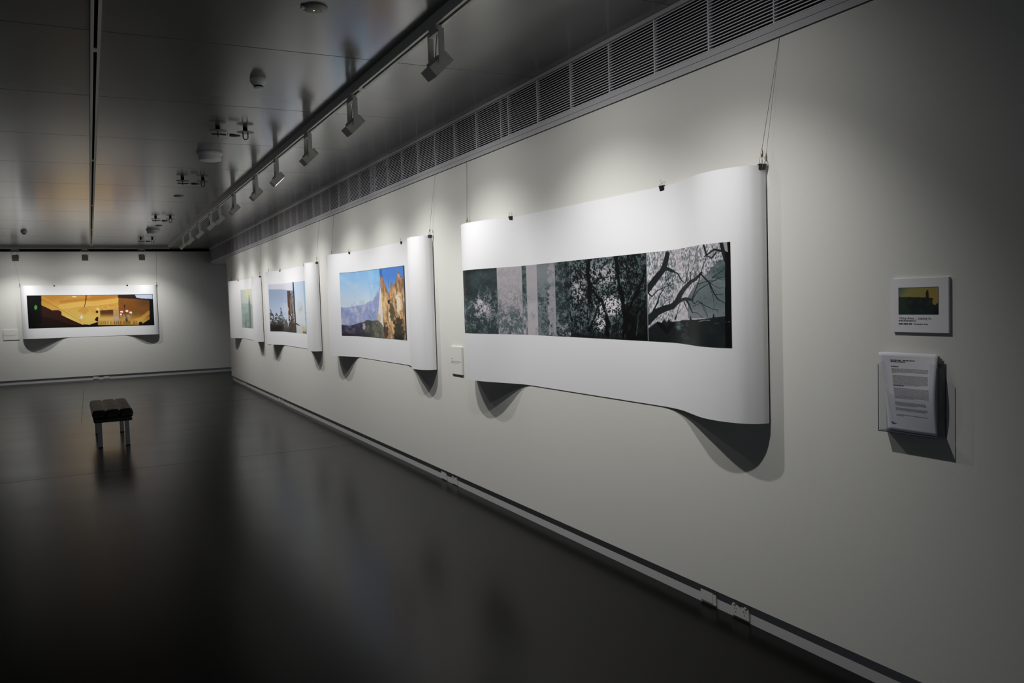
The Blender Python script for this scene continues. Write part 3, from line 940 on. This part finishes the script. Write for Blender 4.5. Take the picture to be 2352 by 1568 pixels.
def hanging_print(label, short, e0, e1, z_near, z_far, wall, painter, pic, nuv, bow=(1., 1.), clips=None, group='paper prints hung on the gallery walls', wires=None, qmode='wall'):
    """wall 'r' : along Y on the right wall, 'f' : along X on the far wall (e0 right end there is larger X)"""
    if wall == 'r':
        def W(c, o, z):
            return np.stack([D - o, c, z], -1)
        c = plan(e0, e1, *bow)
        tw, out = (0, -1, 0), (-1, 0, 0)
        root = (D, (e0 + e1) / 2, z_near[0])
    else:
        def W(c, o, z):
            return np.stack([-c, YF - o, z], -1)
        c = plan(-e0, -e1, *bow)
        tw, out = (1, 0, 0), (0, -1, 0)
        root = ((e0 + e1) / 2, YF, z_near[0])
    root = np.array(root)
    L = arclen(c)
    t = thing('hanging_print', label, 'print', tuple(root), group)
    f = L / L[-1]                       # 0 left end, 1 right end
    zb = z_far[0] + (z_near[0] - z_far[0]) * f
    zt = z_far[1] + (z_near[1] - z_far[1]) * f
    # paper: front and back skin, closed along the edges
    nrm = np.gradient(c, axis=0)
    nrm = np.stack([nrm[:, 1], -nrm[:, 0]], 1)
    nrm /= np.linalg.norm(nrm, axis=1)[:, None] + 1e-9
    th = .0007
    back = c - nrm * th
    NZ = 6
    V, F = [], []
    n = len(c)
    for cc in (c, back):
        for k in range(NZ + 1):
            z = zb + (zt - zb) * k / NZ
            V += W(cc[:, 0], cc[:, 1], z).tolist()
    blk = n * (NZ + 1)
    for k in range(NZ):
        for i in range(n - 1):
            a = k * n + i
            F.append((a, a + 1, a + n + 1, a + n))
            F.append((blk + a, blk + a + n, blk + a + n + 1, blk + a + 1))
    for i in range(n - 1):
        F.append((i, blk + i, blk + i + 1, i + 1))
        a = NZ * n + i
        F.append((a, a + 1, blk + a + 1, blk + a))
    for k in range(NZ):
        a, b = k * n, (k + 1) * n
        F.append((a, b, blk + b, blk + a))
        a, b = a + n - 1, b + n - 1
        F.append((a, blk + a, blk + b, b))
    mb = MB()
    mb.v = [tuple(np.array(p) - root) for p in V]
    mb.f = F
    mb.build('paper', M['paper'], t, smooth='auto')
    # photograph on the face of the sheet
    s0, s1, p0, p1 = pic
    nu, nv = nuv
    if qmode == 'view':
        ss = np.linspace(s0, s1, 900)
        w_, o_ = at_arc(c, ss)
        b = breadth(w_, o_)
        b = np.maximum.accumulate(b)
        b = (b - b[0]) / (b[-1] - b[0]) + np.linspace(0, 1e-4, 900)
        qs = np.linspace(0, 1, nu)
        s = np.interp(qs, b / b[-1], ss)
        q = qs
    else:
        s = np.linspace(s0, s1, nu)
        w_, o_ = at_arc(c, s)
        if wall == 'r':
            b = breadth(w_, w_ * 0 + .01)
            a0_, a1_ = breadth(*[np.array(v) for v in (qmode[0], .01)]), breadth(*[np.array(v) for v in (qmode[1], .01)])
            q = (b - a0_) / (a1_ - a0_)
        else:
            q = (s - s0) / (s1 - s0)
    w_, o_ = at_arc(c, s)
    ff = s / L[-1]
    tz = np.linspace(0, 1, nv)
    zz = (p1[1] + (p0[1] - p1[1]) * ff)[None] * (1 - tz[:, None]) + (p1[0] + (p0[0] - p1[0]) * ff)[None] * tz[:, None]
    # set the skin a hair in front of the paper along the sheet normal
    g = np.interp(s, L, nrm[:, 0]), np.interp(s, L, nrm[:, 1])
    wf_, of_ = w_ + g[0] * .0009, o_ + g[1] * .0009
    P = W(np.broadcast_to(wf_, (nv, nu)), np.broadcast_to(of_, (nv, nu)), zz) - root
    Q, T = np.meshgrid(q, tz)
    grid_mesh('photograph', P, painter(Q, T), t)
    # clips and wires
    ends = [(0, .010), (L[-1], .010)]
    cl = clips
    for sarc, pos in ((L[0] + .018, 'left end'), (cl[1], 'left of the middle'), (cl[0], 'right of the middle'), (L[-1] - .018, 'right end')):
        if pos in ('left of the middle', 'right of the middle'):
            ww, oo = sarc, float(c[np.abs(c[:, 0] - sarc).argmin(), 1])
            fr = float(np.interp(sarc if wall == 'r' else sarc, np.sort(c[:, 0]), f[np.argsort(c[:, 0])]))
            ta, na = Vector(tw), Vector(out)
        else:
            ww, oo = at_arc(c, sarc)
            fr = sarc / L[-1]
            e = 2e-3
            wa, oa = at_arc(c, np.clip([sarc - e, sarc + e], 0, L[-1]))
            pa, pb = W(wa, oa, np.zeros(2))
            ta = Vector(pb - pa).normalized()
            na = Vector((0, 0, 1)).cross(ta) * -1
        z = z_far[1] + (z_near[1] - z_far[1]) * fr
        Pt = W(np.array(float(ww)), np.array(float(oo)), np.array(float(z)))
        end = 'end' in pos
        if end:
            binder_clip('black binder clip holding the wire at the ' + pos + ' of the ' + short, tuple(Pt), ta, na, 'binder clips on the prints', True)
            wt = wires[0 if 'left' in pos else 1]
            top = W(np.array(wt if wall == 'r' else -wt), np.array(.0005), np.array(ZR + .005 if wall == 'r' else ZC - .052))
            wo = MB().tube([tuple(np.array(Pt) + np.array((0, 0, .068))), tuple(top)], .0011, 6)
            tag(wo.build('hanging_wire', M['darksteel']), 'thin steel wire hanging the ' + pos + ' of the ' + short, 'wire', 'wires the prints hang from')
        else:
            binder_clip('black binder clip on top of the ' + short + ', ' + pos, tuple(Pt), ta, na, 'binder clips on the prints')
    return t

hanging_print('wide black and white print of tangled trees, largest and nearest on the right wall', 'tree print',
              2.725, 5.87, (.968, 2.097), (.957, 2.125), 'r', paint_trees, (.19, 3.143, (1.302, 1.774), (1.308, 1.776)), (900, 290),
              bow=(1., .96), clips=(3.458, 5.127), wires=(5.905, 2.64), qmode='view')
hanging_print('colour print of blue sky and tan cliffs, second along the right wall', 'cliff print',
              6.66, 9.88, (.962, 2.117), (.955, 2.135), 'r', paint_cliff, (.614, 2.57, (1.193, 1.893), (1.192, 1.915)), (260, 200),
              bow=(1., .96), clips=(7.454, 9.131), wires=(9.82, 6.56), qmode=(9.40, 7.396))
hanging_print('colour print of a dark tower and pale sky, third along the right wall', 'tower print',
              10.63, 13.86, (.957, 2.103), (.95, 2.105), 'r', paint_tower, (.486, 2.50, (1.162, 1.888), (1.16, 1.903)), (180, 150),
              bow=(1., .90), clips=(11.425, 13.03), wires=(13.84, 10.52), qmode=(13.50, 11.45))
hanging_print('pale green print of a spire, smallest and farthest on the right wall', 'pale spire print',
              14.63, 17.82, (.953, 2.078), (.945, 2.09), 'r', paint_pale, (1.017, 2.76, (1.162, 1.885), (1.16, 1.90)), (110, 110),
              bow=(1., .82), clips=(15.40, 17.03), wires=(17.75, 14.55), qmode=(16.87, 14.7))
hanging_print('golden print of a chandelier hanging on the far wall', 'golden chandelier print',
              1.44, -1.345, (.985, 2.145), (1.005, 2.185), 'f', paint_gold, (.20, 2.80, (1.20, 1.93), (1.235, 1.965)), (420, 110),
              bow=(.9, 1.05), clips=(-.81, .68), wires=(-1.45, 1.475), qmode='f')

# ------------------------------------------------------------------ printed marks
def text_mesh(name, body, size, M4, parent, matl, shear=0, bold=0):
    cu = bpy.data.curves.new(name, 'FONT')
    cu.body = body
    cu.size = size
    cu.shear = shear
    cu.offset = bold
    cu.resolution_u = 2
    o = bpy.data.objects.new(name, cu)
    COL.objects.link(o)
    dg = bpy.context.evaluated_depsgraph_get()
    me = bpy.data.meshes.new_from_object(o.evaluated_get(dg))
    bpy.data.objects.remove(o)
    me.transform(M4)
    me.materials.clear()
    me.materials.append(matl)
    me.name = name
    r = bpy.data.objects.new(name, me)
    COL.objects.link(r)
    r.parent = parent
    return r

def wall_frame(y, z, off=0.):
    """local x to the right along the wall, local y up, local z out of the right wall"""
    return Matrix(((0, 0, -1, -off), (-1, 0, 0, y), (0, 1, 0, z), (0, 0, 0, 1)))

def word_rows(rows, seed):
    """rows of (x0, x1, y, height): word-long dashes of small print"""
    r = random.Random(seed)
    mb = MB()
    for x0, x1, y, h in rows:
        x = x0
        while x < x1 - h:
            w = min(r.uniform(1.2, 5.5) * h, x1 - x)
            mb.add([(x, y, 0), (x + w, y, 0), (x + w, y + h, 0), (x, y + h, 0)], [(0, 1, 2, 3)])
            x += w + .55 * h
    return mb

# ------------------------------------------------------------------ exhibition board
bd = thing('exhibition_board', 'small square white board with a landscape picture and printed title on the right wall', 'board', (D, 1.978, 1.385))
MB().cbox(-.010, .0, -.1135, .1135, 0, .196, .0008).build('panel', M['board'], bd)
nu, nv = 110, 74
uu, vv = np.meshgrid(np.linspace(0, 1, nu), np.linspace(0, 1, nv))
P = np.stack([np.full(uu.shape, -.0106), .086 - uu * .161, .163 - vv * .098], -1)
grid_mesh('photograph', P, paint_poster(uu, vv), bd)
text_mesh('title_lettering', 'Tilting Away ... Leaning In...', .0125, wall_frame(.086, .0475, .0104), bd, M['ink'], shear=.28)
word_rows([(0, .072, 0, .0030)], 3).xform(wall_frame(.086, .0405, .0104)).build('subtitle_print', M['ink'], bd)
text_mesh('credit_lettering', 'Photographic Artist', .0072, wall_frame(.024, .0285, .0104), bd, M['ink'], shear=.12, bold=.00008)
word_rows([(0, .056, 0, .0046)], 5).xform(wall_frame(.086, .0285, .0104)).build('credit_print', M['ink'], bd)

# ------------------------------------------------------------------ leaflet holder and its sheets
hl = thing('leaflet_holder', 'clear acrylic wall pocket full of printed sheets below the square board', 'holder', (D, 2.005, 1.015))
hw, hd_, hh = .122, .046, .262
t_ = .003
MB().box(-t_, 0, -hw, hw, 0, hh).build('back_plate', M['acrylic'], hl)
MB().box(-hd_, -t_, -hw, hw, 0, t_).build('base', M['acrylic_edge'], hl)
for s in (-1, 1):
    MB().box(-hd_ + t_, -t_, s * hw - (t_ if s > 0 else 0), s * hw + (0 if s > 0 else t_), t_, hh - .01).build('side_plate', M['acrylic'], hl)
U = [(-hw, 0), (hw, 0), (hw, hh - .012), (hw - .012, hh), (.098, hh), (.092, hh - .012), (.090, .17), (.082, .150), (.066, .142), (-.066, .142), (-.082, .150),
     (-.090, .17), (-.092, hh - .012), (-.098, hh), (-hw + .012, hh), (-hw, hh - .012)]
MB().extrude(U, 0, -hd_, -hd_ + t_).build('front_plate', M['acrylic'], hl)
MB().box(-hd_ - .0004, -hd_ + .0008, hw - .0022, hw + .0004, 0, hh - .012).build('front_edge', M['acrylic_edge'], hl)
MB().box(-hd_ - .0004, -hd_ + .0008, -hw - .0004, -hw + .0022, 0, hh - .012).build('front_edge', M['acrylic_edge'], hl)
MB().box(-.002, -.0002, -hw - .0006, -hw + .0018, 0, hh).build('back_edge', M['acrylic_edge'], hl)

def sheet_pts(u, v, lean, curl, sag):
    """u across, v up, over an A4 leaf standing in the pocket and bending forward"""
    x = -(.010 + lean * v + sag * np.sin(np.pi * v) * (.35 + .65 * u) - curl * v * v * smooth(.0, 1., 1 - u))
    y = .103 - u * .206 + .018 * v * v * (1 - u) * .9 - .012 * v * (1 - v)
    z = .005 + v * .290 - .010 * v * (u - .5) * 0
    return np.stack([x, y, z], -1)

for i, (le, cu, sg, lb) in enumerate(((-.002, -.030, .020, 'front printed sheet curling forward in the clear wall pocket'),
                                      (-.003, -.020, .012, 'middle sheet behind the front one in the clear wall pocket'),
                                      (-.004, -.010, .004, 'back sheet against the rear of the clear wall pocket'))):
    nu, nv = 18, 24
    uu, vv = np.meshgrid(np.linspace(0, 1, nu), np.linspace(0, 1, nv))
    pf = sheet_pts(uu, vv, le, cu, sg)
    pf[..., 0] -= .004 * (2 - i)
    pf[..., 1] += .004 * i
    sh = thing('printed_sheet', lb, 'paper', (D, 2.005, 1.015), 'sheets in the wall pocket')
    mb = MB()
    bk_ = pf + np.array([.0004, 0, 0])
    idx = np.arange(nu * nv).reshape(nv, nu)
    mb.v = [tuple(p) for p in pf.reshape(-1, 3)] + [tuple(p) for p in bk_.reshape(-1, 3)]
    q_ = nu * nv
    for a in range(nv - 1):
        for b in range(nu - 1):
            k = (idx[a, b], idx[a, b + 1], idx[a + 1, b + 1], idx[a + 1, b])
            mb.f += [k, tuple(j + q_ for j in k[::-1])]
    ring = list(idx[0, :]) + list(idx[1:, -1]) + list(idx[-1, -2::-1]) + list(idx[-2:0:-1, 0])
    for a, b in zip(ring, ring[1:] + ring[:1]):
        mb.f.append((a, b, b + q_, a + q_))
    mb.build('leaf', M['sheet'], sh, smooth=True)
    if i == 0:
        rows_ = []
        def para(v0, n, u0, u1, last):
            for k in range(n):
                rows_.append((u0, last if k == n - 1 else u1, v0 - k * .0128, .0052))
        para(.800, 5, .20, .86, .30); para(.715, 10, .20, .86, .70)
        para(.555, 11, .20, .88, .60); para(.375, 4, .20, .82, .62); para(.300, 3, .20, .85, .80); para(.215, 2, .20, .84, .36)
        def flow(rws, seed, name, m, thick=None):
            r = random.Random(seed)
            b = MB()
            for u0, u1, v0, h in rws:
                u = u0
                while u < u1 - .008:
                    w = min(r.uniform(.012, .05), u1 - u)
                    cu_ = np.array([[u, u + w], [u, u + w]])
                    cv_ = np.array([[v0, v0], [v0 + h, v0 + h]])
                    p = sheet_pts(cu_, cv_, le, cu, sg)
                    p[..., 0] -= .004 * 2 + .0006
                    b.add([p[0, 0], p[0, 1], p[1, 1], p[1, 0]], [(0, 1, 2, 3)])
                    u += w + .007
            return b.build(name, m, sh)
        o = flow(rows_, 9, 'body_print', M['softink'])
        o['kind'] = 'stuff'
        flow([(.20, .40, .905, .010), (.42, .62, .905, .010), (.20, .46, .886, .010), (.20, .33, .825, .010), (.20, .40, .585, .010)], 10, 'heading_print', M['ink'])
        flow([(.08, .13, .10, .012), (.10, .16, .085, .012), (.15, .19, .092, .010)], 12, 'emblem_print', M['ink'])

# ------------------------------------------------------------------ caption cards
def caption(label, root, wall, w, h, text=True):
    t = thing('caption_card', label, 'card', root, 'caption cards beside the prints')
    rz = 0
    MB().cbox(-.014, 0, -w / 2, w / 2, 0, h, .0006).build('card', M['card'], t)
    if text:
        k = w / .225
        b = word_rows([(.004, .040 * k, h - .104, .004), (.004, .205 * k, h - .124, .0042), (.004, .165 * k, h - .136, .0042)], 21)
        b.xform(wall_frame(w / 2, 0, .0145)).build('caption_print', M['softink'], t)
    if wall == 'f':
        t.rotation_euler = (0, 0, math.pi / 2)
    return t

caption('small caption card on the wall between the tree print and the cliff print', (D, 6.215, .952), 'r', .228, .226)
caption('small caption card half hidden behind the far end of the tower print', (D, 14.21, .935), 'r', .228, .226)
caption('small caption card on the far wall left of the golden print', (-1.565, YF, .995), 'f', .30, .226)

# ------------------------------------------------------------------ power plates in the skirting
def plate(label, root, wall, kind, group='power plates in the skirting'):
    t = thing('power_outlet' if kind == 'socket' else 'cable_plate', label, 'socket' if kind == 'socket' else 'plate', root, group)
    w, h = .058, .074
    if wall == 'f':
        t.rotation_euler = (0, 0, math.pi / 2)
    MB().cbox(-.007, 0, -w, w, 0, h, .0015).build('face_plate', M['plate'], t)
    if kind == 'socket':
        for s in (-1, 1):
            y = s * .030
            MB().cbox(-.0105, -.0068, y + s * .008 - .007, y + s * .008 + .007, .054, .064, .0012).build('switch', M['plate'], t)
            for dy, dz, a in ((.007, .036, .5), (-.007, .036, -.5), (0, .020, 0)):
                b = MB().box(-.0075, -.0068, -.0011, .0011, -.0042, .0042)
                b.xform(Matrix.Translation((0, y + dy, dz)) @ Matrix.Rotation(a, 4, 'X')).build('pin_slot', M['dark'], t)
        for s in (-1, 1):
            MB().box(-.0078, -.0068, s * .006 - .0025, s * .006 + .0025, .050, .064).build('usb_port', M['dark'], t)
    else:
        MB().cbox(-.0085, -.0068, -.036, w - .004, .006, h - .006, .0008).build('cover', M['plate'], t)
    return t

BX = D + .018
plate('blank white cable plate in the skirting below the tree print', (BX, 3.182, .010), 'r', 'plate')
plate('white double power outlet in the skirting below the right end of the tree print', (BX, 2.954, .010), 'r', 'socket')
plate('blank white plate in the skirting between the tree print and the cliff print', (BX, 6.635, .004), 'r', 'plate')
plate('white double outlet in the skirting between the tree print and the cliff print', (BX, 6.40, .004), 'r', 'socket')
plate('blank white plate in the skirting below the tower print', (BX, 13.62, .004), 'r', 'plate')
plate('white double outlet in the skirting below the tower print', (BX, 13.38, .004), 'r', 'socket')
plate('blank white plate in the skirting below the pale spire print', (BX, 17.10, .004), 'r', 'plate')
plate('white double outlet in the skirting below the pale spire print', (BX, 16.86, .004), 'r', 'socket')
plate('blank white plate in the skirting of the far wall', (.05, YF + .018, .006), 'f', 'plate')
plate('white double outlet in the skirting of the far wall', (.27, YF + .018, .006), 'f', 'socket')

# ------------------------------------------------------------------ ceiling fittings
def em_light(label, x, y, led):
    t = thing('emergency_light', label, 'ceiling light', (x, y, ZC), 'small round emergency lights')
    MB().lathe([(.058, 0), (.060, -.004), (.056, -.010), (.040, -.015), (.020, -.017)], n=28).build('disc', M['greyplastic'], t, smooth='auto')
    MB().cbox(-.066, -.030, -.014, .014, -.012, -.002, .002).build('side_tab', M['whiteplastic'], t)
    if led:
        MB().lathe([(.0035, -.0165), (.0035, -.018), (.0015, -.019)], c=(-.006, -.004, 0), n=10).build('indicator_led', M['led'], t)
        MB().lathe([(.004, -.0140), (.004, -.0165)], c=(.026, -.012, 0), n=10).build('test_button', M['dark'], t)
    return t
em_light('round emergency light with a tiny green lamp on the near ceiling', 1.043, 4.04, True)
em_light('round emergency light on the ceiling between the white can and the far hooks', 1.085, 11.3, False)
em_light('small round emergency light far down the ceiling near the far white can', 1.125, 15.3, False)

def smoke(label, x, y):
    t = thing('smoke_detector', label, 'smoke detector', (x, y, ZC), 'smoke detectors')
    MB().lathe([(.050, 0), (.050, -.020), (.047, -.026), (.034, -.044)], n=28).build('base', M['whiteplastic'], t, smooth='auto')
    MB().lathe([(.028, -.042), (.026, -.054)], n=20).build('sensor_grille', M['dark'], t, smooth='auto')
    MB().lathe([(.030, -.0535), (.028, -.058), (.016, -.061)], n=24).build('cap', M['whiteplastic'], t, smooth='auto')
smoke('white smoke detector on the near ceiling left of the spotlight track', 1.02, 5.42)
smoke('smoke detector on the far ceiling left of the middle track', -.94, 16.6)

def can(label, x, y):
    t = thing('ceiling_can', label, 'ceiling light', (x, y, ZC), 'white ceiling cans')
    MB().lathe([(.112, 0), (.114, -.006), (.114, -.018), (.109, -.022)], n=36).build('flange', M['whiteplastic'], t, smooth='auto')
    MB().lathe([(.102, -.022), (.101, -.066), (.095, -.073), (.080, -.075)], n=36).build('drum', M['whiteplastic'], t, smooth='auto')
can('round white drum fitting on the ceiling between the two nearer hook pairs', 1.06, 8.12)
can('round white drum fitting on the far ceiling before the golden print', 1.08, 16.1)

def hooks(label, x, y):
    t = thing('rigging_hook_pair', label, 'ceiling hook', (x, y, ZC), 'rigging hook pairs on the ceiling')
    for s in (-1, 1):
        MB().lathe([(.018, 0), (.016, -.032)], c=(s * .105, 0, 0), n=16).build('stem', M['dark'], t, smooth='auto')
        MB().lathe([(.020, -.032), (.066, -.033), (.067, -.0345), (.066, -.036), (.020, -.037)], c=(s * .105, 0, 0), n=32).build('disc', M['darksteel'], t, smooth='auto')
    MB().tube([(-.105, 0, -.036), (-.105, 0, -.082)], .005, 8).build('threaded_stud', M['darksteel'], t)
    arc = [(.105 - .019, 0, -.036), (.105 - .019, 0, -.075)] + [(.105 - .019 * math.cos(a), 0, -.075 - .016 * math.sin(a)) for a in (.5, 1.1, 1.57, 2.04, 2.64)] + [(.105 + .019, 0, -.075), (.105 + .019, 0, -.036)]
    MB().tube(arc, .0045, 8).build('loop', M['darksteel'], t, smooth=True)
    MB().tube([(-.155, 0, -.063), (-.045, 0, -.062)], .006, 8).build('clamp_bar', M['darksteel'], t)
    MB().lathe([(.001, 0), (.011, .002), (.013, .03), (.006, .085)], n=10).xform(Matrix.Translation((-.02, 0, -.063)) @ Matrix.Rotation(math.pi / 2, 4, 'Y')).build('turnbuckle', M['darksteel'], t, smooth='auto')
    for xx in (-.158, -.040):
        MB().tube([(xx, 0, -.072), (xx + .012, 0, -.050)], .003, 6).build('pin', M['steel'], t)
for y, lb in ((6.93, 'nearest pair of steel rigging hooks on the ceiling'), (9.72, 'second pair of steel rigging hooks on the ceiling'),
              (13.85, 'third pair of steel rigging hooks on the ceiling'), (18.0, 'farthest pair of steel rigging hooks on the ceiling')):
    hooks(lb, 1.08, y)

# ------------------------------------------------------------------ bench
be = thing('gallery_bench', 'black tufted leather bench on chrome legs on the dark floor', 'bench', (.165, 11.12, 0), rz=.02)
LX, LY = .215, .66
nx, ny = 37, 97
def cushion():
    mb = MB()
    xs, ys = np.linspace(-1, 1, nx), np.linspace(-1, 1, ny)
    def edge(u):
        return np.sign(u) * (1 - (1 - np.abs(u)) ** 1.0)
    top, botm = [], []
    for j, v in enumerate(ys):
        for i, u in enumerate(xs):
            px, py = u * LX, v * LY
            r = min(1, (1 - abs(u)) * LX / .03, (1 - abs(v)) * LY / .03)
            rr = math.sqrt(max(0, 1 - (1 - r) ** 2))
            gx = abs(((u + 1) * 1.5) % 1 - .5) * 2
            gy = abs(((v + 1) * 4.5) % 1 - .5) * 2
            tuft = -.014 * max(0, (gx - .82) / .18) ** 1.2 * (abs(u) < .9) - .006 * max(0, (gy - .8) / .2) * (abs(v) < .95)
            tuft += .006 * (1 - gx ** 2) * (1 - gy ** 2)
            top.append((px, py, .378 + .052 * rr + tuft))
            botm.append((px, py, .378 - .045 * rr))
    idx = np.arange(nx * ny).reshape(ny, nx)
    F = []
    q_ = nx * ny
    for a in range(ny - 1):
        for b in range(nx - 1):
            k = (idx[a, b], idx[a, b + 1], idx[a + 1, b + 1], idx[a + 1, b])
            F += [k, tuple(j + q_ for j in k[::-1])]
    ring = list(idx[0, :]) + list(idx[1:, -1]) + list(idx[-1, -2::-1]) + list(idx[-2:0:-1, 0])
    for a, b in zip(ring, ring[1:] + ring[:1]):
        F.append((a, b, b + q_, a + q_))
    mb.v, mb.f = top + botm, F
    return mb
cu = cushion().build('cushion', M['leather'], be, smooth=True)
for i in range(1, 3):
    for j in range(1, 9):
        MB().lathe([(.001, .003), (.007, .002), (.008, -.002)], c=(-LX + i * 2 * LX / 3, -LY + j * 2 * LY / 9, .409), n=10).build('tuft_button', M['leather'], cu, smooth=True)
MB().cbox(-.200, .200, -.645, .645, .290, .334, .010).build('seat_base', M['leather'], be, smooth='auto')
for sx in (-1, 1):
    for sy in (-1, 1):
        lg = MB().cbox(sx * .142 - .024, sx * .142 + .024, sy * .600 - .006, sy * .600 + .006, .004, .292, .0015)
        lo = lg.build('leg', M['chrome'], be)
        MB().cbox(sx * .142 - .025, sx * .142 + .025, sy * .600 - .008, sy * .600 + .008, 0, .008, .001).build('foot_pad', M['dark'], lo)
